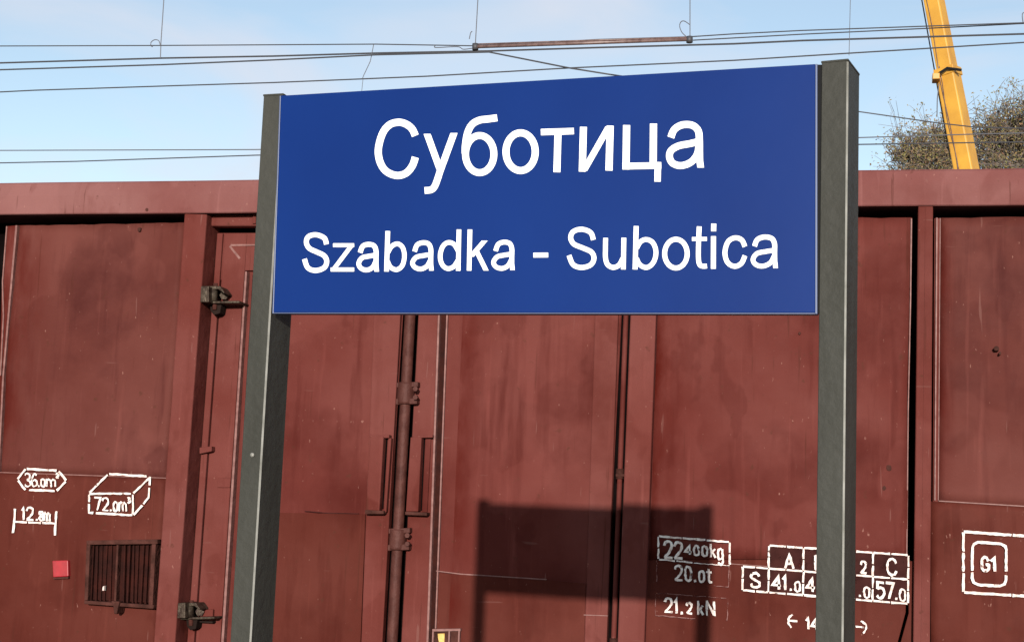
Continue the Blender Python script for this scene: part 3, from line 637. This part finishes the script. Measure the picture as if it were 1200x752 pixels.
# posts: rectangular tube 35 x 67 mm with worn corner, its highlight laid on as a pale strip
def post(name, xpx, ypx, ztop_px, twist, wdt=.0368, dep=.080, label=''):
    o = sp(xpx, ypx); z1 = sp(xpx, ztop_px).z
    a = SY+twist; t = Vector((math.cos(a), math.sin(a), 0)); n = Vector((-math.sin(a), math.cos(a), 0))
    c = Vector((o.x, o.y, 0))                            # front left corner
    def pr(pts): return [c + t*p + n*q for p, q in pts]
    e = .0017
    ring = pr([(0, .001), (.001, 0), (wdt-e, 0), (wdt, e), (wdt, dep), (0, dep)])
    k = len(ring); V = [v for v in ring] + [v + Vector((0, 0, z1)) for v in ring]
    Fc = [tuple(range(k)), tuple(range(k, 2*k))] + [(i, (i+1) % k, (i+1) % k+k, i+k) for i in range(k)]
    P = mk('post', V, Fc, M['post'], sgn); P['label'] = label
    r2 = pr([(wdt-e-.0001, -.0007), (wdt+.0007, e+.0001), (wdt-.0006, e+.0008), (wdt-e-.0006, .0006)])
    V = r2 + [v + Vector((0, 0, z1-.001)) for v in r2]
    mk('corner_highlight', V, BOXF, M['edge'], P)
    cap = pr([(-.001, -.001), (wdt+.001, -.001), (wdt+.001, dep+.001), (-.001, dep+.001)])
    V = [v + Vector((0, 0, z1)) for v in cap] + [v + Vector((0, 0, z1+.0035)) for v in cap]
    mk('post_cap', V, BOXF, M['post'], P, .001)
    ft = pr([(-.05, -.05), (wdt+.05, -.05), (wdt+.05, dep+.05), (-.05, dep+.05)])
    mk('foot_plate', [v for v in ft] + [v + Vector((0, 0, .012)) for v in ft], BOXF, M['post'], P)
    return P, c, t, n
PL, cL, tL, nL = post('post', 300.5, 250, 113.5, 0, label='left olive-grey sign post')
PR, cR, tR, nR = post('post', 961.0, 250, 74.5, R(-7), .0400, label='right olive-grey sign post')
# screw hole plug on the left post
p = cL + tL*.0205 + nL*-.0008; p.z = sp(304, 533).z
tube('bolt', [p, p - nL*.002], .0038, M['edge'], PL, 8)
# panel: folded sheet with pale edges
def spn(px): return [sp(x, y, 0) for x, y in px]
PF = .004
C4 = [(329.2, 112.2), (955.3, 75.2), (955.0, 366.2), (320.6, 365.8)]
pan = plate('panel', C4, -.012, PF, M['blue'], sgn, .0008, sp, SN)
pan['label'] = 'blue panel reading Суботица, Szabadka - Subotica'
def strip(a, b, c, d): plate('panel_edge', [a, b, c, d], -.014, PF-.0006, M['alu'], pan, .0005, sp, SN)
strip((327.6, 112.4), (329.0, 112.2), (320.4, 367.2), (318.9, 367.2))
strip((955.5, 75.2), (957.8, 75.0), (957.7, 367.8), (955.2, 367.8))
plate('dark_gap_filler', [(957.9, 76), (963.5, 76), (963.5, 366.8), (957.8, 366.8)], -.012, -.003, M['dark'], pan, 0, sp, SN)  # added dark strip, so the gap beside the post reads as shade
strip((320.5, 366.0), (955.1, 366.4), (955.1, 367.9), (320.5, 367.3))
bk = box('back_rail', -.42, .42, .014, .03, 0, .03, M['alu'], None); bk.parent = sgn
bk.location = (0, 0, sp(640, 180).z)
bk2 = bk.copy(); COL.objects.link(bk2); bk2.parent = sgn; bk2.location = (0, 0, sp(640, 320).z)
def z1(o, s, P): return [(o[0]+x/s, o[1]+y/s) for x, y in P]
LET = []
A1, A2, A3, A4, A5, A6 = ((430, 120), 5.714), ((630, 120), 5.714), ((345, 255), 8.571), ((475, 255), 6.667), ((655, 250), 8.571), ((785, 250), 8.571)
def ell(cx, cy, rx, ry, n=24): return [(cx+rx*math.sin(2*math.pi*i/n), cy-ry*math.cos(2*math.pi*i/n)) for i in range(n)]
def L(A, *S): LET.append([(z1(A[0], A[1], P), (.93 if A[0][1] == 120 else .89)*wd/A[1], sm, cl) for P, wd, sm, cl in S])
L(A1, ([(324, 224), (303, 180), (265, 148), (212, 134), (150, 152), (103, 212), (76, 318), (90, 405), (132, 464), (200, 490), (262, 474), (304, 425), (324, 368)], 51, 1, 0))
L(A1, ([(403, 212), (490, 452)], 47, 'H', 0), ([(583, 206), (505, 420)], 48, 'H', 0), ([(506, 416), (487, 470), (470, 522), (452, 565), (428, 586), (386, 590)], 48, 1, 0))
L(A1, ([(872, 104), (815, 112), (755, 120), (705, 148), (674, 205), (659, 290), (658, 345)], 50, 1, 0), (ell(755, 347, 95, 124), 49, 1, 1))
L(A1, (ell(1029, 331, 98, 126), 50, 1, 1))
L(A2, ([(22, 200), (243, 193)], 46, 0, 0), ([(137, 195), (129, 468)], 50, 0, 0))
L(A2, ([(307, 165), (299, 464)], 50, 0, 0), ([(308, 460), (478, 162)], 44, 'H', 0), ([(486, 157), (478, 457)], 51, 0, 0))
L(A2, ([(596, 153), (592, 450)], 51, 0, 0), ([(568, 428), (828, 423)], 47, 0, 0), ([(776, 143), (774, 424)], 51, 0, 0), ([(806, 400), (803, 531)], 46, 0, 0))
L(A2, ([(892, 236), (915, 183), (968, 152), (1035, 154), (1075, 190), (1083, 250), (1084, 330), (1085, 390)], 50, 1, 0), ([(1085, 385), (1092, 437)], 48, 'H', 0), ([(1080, 262), (1020, 277), (945, 292), (895, 322), (883, 365), (905, 408), (960, 424), (1025, 402), (1068, 350), (1080, 290)], 49, 1, 0))
L(A3, ([(322, 268), (300, 205), (215, 172), (140, 192), (120, 250), (150, 308), (225, 345), (298, 382), (325, 440), (298, 503), (213, 531), (135, 503), (101, 415)], 55, 1, 0))
L(A3, ([(388, 277), (600, 277)], 43, 0, 0), ([(574, 280), (393, 520)], 46, 'H', 0), ([(364, 521), (600, 521)], 45, 0, 0))
L(A3, ([(660, 352), (685, 290), (735, 269), (795, 280), (819, 328), (820, 410), (820, 480)], 54, 1, 0), ([(820, 475), (827, 542)], 52, 'H', 0), ([(818, 376), (745, 388), (680, 404), (646, 458), (668, 507), (725, 526), (785, 500), (816, 440)], 52, 1, 0))
L(A3, ([(938, 135), (925, 541)], 53, 0, 0), ([(940, 350), (975, 290), (1035, 263), (1087, 300), (1105, 385), (1085, 478), (1030, 522), (968, 500), (936, 440)], 51, 1, 0))
aa = [([(72, 265), (92, 214), (135, 196), (180, 205), (199, 245), (199, 310), (199, 360)], 41, 1, 0), ([(199, 356), (204, 414)], 40, 'H', 0), ([(197, 288), (140, 297), (85, 310), (56, 352), (75, 388), (122, 401), (168, 380), (195, 335)], 40, 1, 0)]
L(A4, *aa)
L(A4, ([(419, 93), (413, 415)], 40, 0, 0), ([(412, 260), (380, 208), (332, 195), (291, 228), (272, 300), (288, 367), (330, 398), (378, 382), (410, 335)], 40, 1, 0))
L(A4, ([(505, 93), (498, 414)], 40, 0, 0), ([(620, 180), (512, 305)], 40, 'H', 0), ([(553, 255), (631, 413)], 40, 'H', 0))
L(A4, *[([(x+633, y-4) for x, y in P], wd, s, c) for P, wd, s, c in aa])
L(A4, ([(1000, 293), (1116, 292)], 42, 0, 0))
L(A5, ([(346, 266), (318, 193), (230, 160), (145, 183), (118, 245), (150, 308), (238, 347), (325, 388), (352, 450), (320, 516), (228, 544), (143, 515), (101, 422)], 55, 1, 0))
L(A5, ([(469, 247), (467, 350), (468, 450), (490, 515), (545, 543), (605, 518), (642, 450)], 54, 1, 0), ([(652, 245), (647, 563)], 54, 0, 0))
L(A5, ([(776, 128), (765, 563)], 55, 0, 0), ([(780, 350), (820, 285), (880, 263), (945, 297), (975, 390), (950, 490), (885, 543), (815, 518), (778, 450)], 53, 1, 0))
LET.append([(ell(792.1, 297.2, 13.2, 16.8), 5.7, 1, 1)])
L(A6, ([(295, 132), (288, 300), (287, 450), (300, 515), (335, 531), (372, 528)], 54, 1, 0), ([(222, 258), (372, 257)], 44, 0, 0))
L(A6, ([(438, 230), (437, 556)], 56, 0, 0), ([(441, 104), (439, 180)], 57, 0, 0))
L(A6, ([(754, 334), (722, 268), (655, 246), (585, 285), (553, 390), (578, 490), (648, 532), (718, 502), (754, 425)], 54, 1, 0))
L(A6, ([(850, 330), (878, 265), (948, 238), (1022, 252), (1051, 305), (1052, 390), (1053, 470)], 55, 1, 0), ([(1053, 465), (1062, 550)], 53, 'H', 0), ([(1048, 371), (960, 384), (875, 404), (835, 462), (862, 513), (932, 530), (1008, 498), (1047, 430)], 52, 1, 0))
for S in LET: strokes('letter', S, M['letter'], pan, sp, PF+.0009, 0)

# ------------------------------------------------------------------ overhead line
XL, XR = -26.0, 19.0
YA, YB = 12.6, 17.3
def wire(name, px, Y, r, label, group, m='wire', left=False, right=False, sub=True):
    P = [on_y(x, y, Y) for x, y in px]
    if left:
        s = (P[1].z-P[0].z)/(P[1].x-P[0].x)*.25; P.insert(0, Vector((XL, Y, P[0].z+s*(XL-P[0].x))))
    if right:
        s = (P[-1].z-P[-2].z)/(P[-1].x-P[-2].x)*.25; P.append(Vector((XR, Y, P[-1].z+s*(XR-P[-1].x))))
    o = tube(name, P, r, M[m], None, 6); tag(o, label, 'wire', group); return P
g1 = 'overhead wires above the wagon'
PW = []
PW.append(wire('overhead_wire', [(0, 54.2), (187, 53.6), (440, 52), (557, 54), (640, 50), (700, 46.6), (808, 43.4), (860, 40), (940, 36), (1200, 27)], YA, 0.0051, 'topmost thin overhead wire across the sky', g1, 'wire', True, True))
PW.append(wire('overhead_wire', [(0, 74), (188, 68.4), (320, 66), (440, 62.5), (573, 60), (700, 56), (860, 51.6), (940, 47.8), (1200, 40)], YA+.02, 0.0078, 'thick contact wire running just under the brown insulator rod', g1, 'wire', True, True))
# this one crosses over from the near line to the far one behind the sign
P = [on_y(x, y, YA-.02) for x, y in [(0, 82), (190, 76), (320, 70.5), (440, 64.5), (573, 61.2), (665, 79.5), (715, 87.5)]] + [on_y(x, y, YB+.03) for x, y in [(1007, 131), (1100, 144.4), (1141, 149), (1200, 150.6)]]
P = [Vector((XL, YA-.02, P[0].z+.2))] + P + [Vector((XR, YB+.03, P[-1].z-.05))]
tag(tube('overhead_wire', P, 0.0070, M['wire'], None, 6), 'overhead wire that slants down behind the sign and on to the crane boom', 'wire', g1)
PW.append(wire('overhead_wire', [(0, 108), (40, 106), (212, 100.4), (320, 97), (500, 89.6), (665, 80), (860, 71), (940, 66), (1200, 50)], YA, 0.0059, 'lowest wire passing right above the blue sign panel', g1, 'wire', True, True))
PW.append(wire('overhead_wire', [(812, 47.4), (940, 40.4), (1090, 33.4), (1200, 27.8)], YA+.03, 0.0051, 'short wire leaving the right end of the brown insulator rod', g1, 'wire', False, True))
PM = wire('messenger_wire', [(0, -120), (560, -135), (1200, -165)], YA, 0.0062, 'messenger wire high above the sign that carries the droppers', g1, 'wire', True, True)
PV = [wire('overhead_wire', [(0, 176.4), (300, 175.4), (1007, 161.4), (1141, 157.4), (1200, 156)], YB, 0.0066, 'upper of the two far wires just above the wagon top', g1, 'wire_thin', True, True),
      wire('overhead_wire', [(0, 191), (90, 189.2), (300, 182), (1007, 169.4), (1145, 167.2), (1200, 166.6)], YB, 0.0074, 'lower of the two far wires just above the wagon top', g1, 'wire', True, True)]
# insulator rod with clamps
ir = root('section_insulator', on_y(555, 55, YA), 'long brown insulator rod hung in the overhead line', 'insulator')
tube('insulator_rod', [on_y(555, 55.2, YA), on_y(810, 46.4, YA)], .015, M['insul'], ir, 10)
tube('insulator_rod', [on_y(560, 52, YA), on_y(690, 47.6, YA), on_y(805, 44, YA)], .007, M['insul'], ir, 8)
for x, y in ((557, 54.6), (808, 46.2)):
    tube('clamp', [on_y(x, y-3, YA), on_y(x, y+4, YA)], .028, M['wire'], ir, 8)
def dropper(px, label, r=.005):
    P = [on_y(x, y, YA) for x, y in px]
    tag(tube('dropper_wire', P, r*.85, M['wire_thin'], None, 6), label, 'wire', 'droppers hanging from the messenger wire')
dropper([(188, 68.6), (188.6, 50), (192, 0), (198, -126)], 'dropper wire with a loop at the upper left of the sky')
dropper([(557, 54), (560, 0), (566, -136)], 'dropper wire over the left end of the brown insulator rod')
dropper([(808.6, 46), (808.6, 0), (809, -148)], 'dropper wire over the right end of the brown insulator rod')
dropper([(995, 65), (996.5, 0), (999, -156)], 'thin dropper wire above the right sign post', .0035)
dropper([(424.6, 93), (426, 89), (434, 72), (438, 52)], 'short dropper linking two wires above the sign', .004)
dropper([(425.4, 93), (424, 106), (423, 125)], 'short wire end hanging just above the sign panel', .003)
def loop(pts, label):
    P = [on_y(x, y, YA) for x, y in spline(pts, False, 5)]
    tag(tube('wire_loop', P, .004, M['wire_thin'], None, 6), label, 'wire', 'wire loops on the droppers')
loop([(188, 54), (186, 48), (181, 47), (177, 50), (177, 54), (179, 55)], 'small wire loop on the left dropper')
loop([(808, 29), (802, 25), (798, 26), (796.5, 31), (799, 38), (804, 43)], 'wire loop over the right end of the insulator rod')
loop([(550, 46), (551.5, 39), (553.4, 37)], 'short wire curl by the left end of the insulator rod')
loop([(510, 54), (511, 56), (536, 55), (543, 58), (556, 56.4)], 'kinked wire tail left of the insulator rod')
loop([(1199, 27), (1198, 20), (1199, 15.5), (1206, 14)], 'wire loop at the right edge of the sky')
# masts that carry the wires, left and right of the frame
for x, lab in ((XL, 'steel catenary mast far to the left of the wagon'), (XR, 'steel catenary mast far to the right of the wagon')):
    ms = root('catenary_mast', (x, 15.0, GZ), lab, 'mast', 'catenary masts')
    box('mast_column', x-.12, x+.12, 14.88, 15.12, GZ, 8.6, M['mast'], ms, .01)
    box('cross_arm', x-.06, x+.06, 12.4, 17.5, 8.3, 8.42, M['mast'], ms)
    for Y in (YA, YB): box('hanger', x-.035, x+.035, Y-.035, Y+.035, 3.0, 8.299, M['mast'], ms)

# ------------------------------------------------------------------ crane
YK = 22.0
b0 = on_y(1132.5, 198, YK); b1 = on_y(1094.5, 0, YK); ax = (b1-b0).normalized()
base = b0 - ax*((b0.z-1.9)/ax.z); tip = b1 + ax*4.5
cr = root('mobile_crane', (base.x, YK, GZ), 'yellow telescopic crane boom rising behind the wagon in front of the tree', 'crane')
side = ax.cross(Vector((0, -1, 0))).normalized(); front = side.cross(ax).normalized()
if front.y > 0: front = -front
def boomsec(name, P, Q, wa, wb, m, ang=R(28), bevel=.02):
    s = side*math.cos(ang) + front*math.sin(ang); f = front*math.cos(ang) - side*math.sin(ang)
    V = []
    for c, hw in ((P, wa), (Q, wb)):
        for a, b in ((-1, -1), (1, -1), (1, 1), (-1, 1)): V.append(c + s*a*hw + f*b*hw)
    return mk(name, V, BOXF, m, cr, bevel)
q1 = b0 + (b1-b0)*.58
boomsec('boom', base, q1, .150, .135, M['yellow'])
boomsec('boom_extension', q1 - ax*.4, tip, .118, .108, M['yellow'])
boomsec('boom_collar', q1 - ax*.10, q1 + ax*.02, .15, .148, M['yellow'], bevel=.008)
s = side*math.cos(R(28)) + front*math.sin(R(28)); f = front*math.cos(R(28)) - side*math.sin(R(28))
def bp(k, a, b): return b0 + (b1-b0)*k + s*a + f*b
hp = [bp(t, .0 + .012*math.sin(t*9) - .06, .15 if t < .56 else .13) for t in [i/24-.2 for i in range(0, 30)]]
tube('hydraulic_hose', hp, .005, M['insul'], cr, 6)
tube('hydraulic_hose', [bp(t, .04 + .015*math.sin(t*13+1) - .1, .152 if t < .56 else .134) for t in [i/20-.1 for i in range(0, 15)]], .004, M['insul'], cr, 6)
e0 = on_y(1097, 88.5, YK-.22); e1 = on_y(1110, 80, YK-.22); e2 = on_y(1127, 82.4, YK-.22)
tube('strap', [e0, e1, e2], .02, M['dark'], cr, 6)
box('strap_bracket', e0.x-.05, e0.x+.05, e0.y-.03, e0.y+.2, e0.z-.06, e0.z+.03, M['yellow'], cr, .01)
tube('tag_line', [on_y(1098, 137, YK-.3), on_y(1098.4, 116, YK-.3), on_y(1100.4, 98, YK-.25)], .008, M['wire_thin'], cr, 6)
tube('hoist_rope', [bp(.08, -.16, .1), bp(1.3, -.13, .1)], .010, M['dark'], cr, 6)
box('turret', base.x-.7, base.x+.7, YK-.8, YK+.8, 1.0, 1.95, M['yellow'], cr, .05)
box('chassis', base.x-3, base.x+2.2, YK-1.15, YK+1.15, .35, .999, M['dark'], cr, .04)
cb = box('cab', base.x+2.21, base.x+3.6, YK-1.15, YK+1.15, .35, 2.3, M['yellow'], cr, .08)
box('windscreen', base.x+3.55, base.x+3.62, YK-.95, YK+.95, 1.3, 2.1, M['glass'], cb)
for x in (-2.3, -.9, 2.8):
    for s_ in (-1, 1):
        c = Vector((base.x+x, YK+s_*1.0, GZ+.5))
        tube('wheel', [c + Vector((0, -.17, 0)), c + Vector((0, -.13, 0)), c + Vector((0, .13, 0)), c + Vector((0, .17, 0))], .5, M['dark'], cr, 24)

# ------------------------------------------------------------------ tree
YT = 31.0
tb = on_y(1215, 400, YT); tb.z = GZ
tree = root('broadleaf_tree', tb, 'thinning brown-olive autumn tree behind the crane and wagon', 'tree')
rnd = random.Random(21)
PXM = YT/F*1.03                                          # metres per picture unit at the tree
LUMPS = [(1072, 196, 34, 34, 130), (1098, 186, 34, 34, 150), (1128, 192, 48, 38, 240), (1165, 182, 42, 42, 260), (1186, 150, 26, 28, 60), (1212, 176, 60, 58, 380),
         (1262, 190, 70, 78, 420), (1150, 240, 110, 45, 420), (1250, 255, 110, 50, 380), (1105, 160, 22, 14, 26), (1060, 178, 18, 12, 14)]
gs = []; LV, LF = [], []
fork = Vector((tb.x, tb.y, GZ+3.4))
gs.append(tube_geo([tb + Vector((0, 0, 0)), tb + Vector((.06, .02, 1.2)), tb + Vector((-.04, 0, 2.4)), fork], .30, 10, .20))
def wig(a, b, k, amp):
    P = []
    for i in range(k+1):
        p = a.lerp(b, i/k)
        if 0 < i < k: p = p + Vector((rnd.gauss(0, amp), rnd.gauss(0, amp), rnd.gauss(0, amp)))
        P.append(p)
    return P
for lx, ly, rx, ry, n in LUMPS:
    c = on_y(lx, ly, YT); c.y += rnd.uniform(-.8, .8)
    ax_, az_ = rx*PXM, ry*PXM
    limb = wig(fork, c, 6, .12); gs.append(tube_geo(limb, .11, 6, .035))
    subs = []
    for q in range(9):
        d = Vector((rnd.gauss(0, 1), rnd.gauss(0, 1), rnd.gauss(.2, 1))).normalized()
        e = c + Vector((d.x*ax_*.8, d.y*ax_*.9, d.z*az_*.8)); st = limb[rnd.choice((4, 5, 6))]
        P = wig(st, e, 5, .07); gs.append(tube_geo(P, .028, 5, .010)); subs += P[2:]
    for q in range(int(n*1.2)):
        d = Vector((rnd.gauss(0, 1), rnd.gauss(0, 1), rnd.gauss(0, 1))).normalized(); rr = rnd.random()**.42
        lump = 1 + .75*mnoise.noise(d*2.1 + Vector((lx, ly, 0)))
        p = c + Vector((d.x*ax_, d.y*ax_*1.15, d.z*az_))*rr*lump
        near = min(subs, key=lambda v: (v-p).length_squared)
        P = wig(near, p, 3, .05); gs.append(tube_geo(P, .0095, 3, .004))
        for t_ in range(2):
            e = P[-1] + Vector((rnd.gauss(0, .17), rnd.gauss(0, .17), rnd.gauss(.10, .17))); gs.append(tube_geo([P[-1], e], .0055, 3, .003)); P.append(e)
        dens = rnd.uniform(.15, 1.0)*(1.0 if ly > 155 else .45)
        for t_ in range(int(24*dens)):
            v = P[rnd.randrange(1, len(P))] + Vector((rnd.gauss(0, .055), rnd.gauss(0, .055), rnd.gauss(0, .045)))
            s_ = rnd.uniform(.016, .036)
            a = Vector((rnd.gauss(0, 1), rnd.gauss(0, 1), rnd.gauss(0, 1))).normalized(); b = a.orthogonal().normalized()
            k = len(LV); LV += [v - a*s_, v + b*s_*.6, v + a*s_*1.1, v - b*s_*.6]; LF.append((k, k+1, k+2, k+3))
V, Fc = merge(*gs)
mk('trunk', V, Fc, M['bark'], tree)
inv = chain_inv(tree)
me = bpy.data.meshes.new('crown'); me.from_pydata([inv @ v for v in LV], [], LF); me.update()
link('crown', me, M['leaf'], tree)
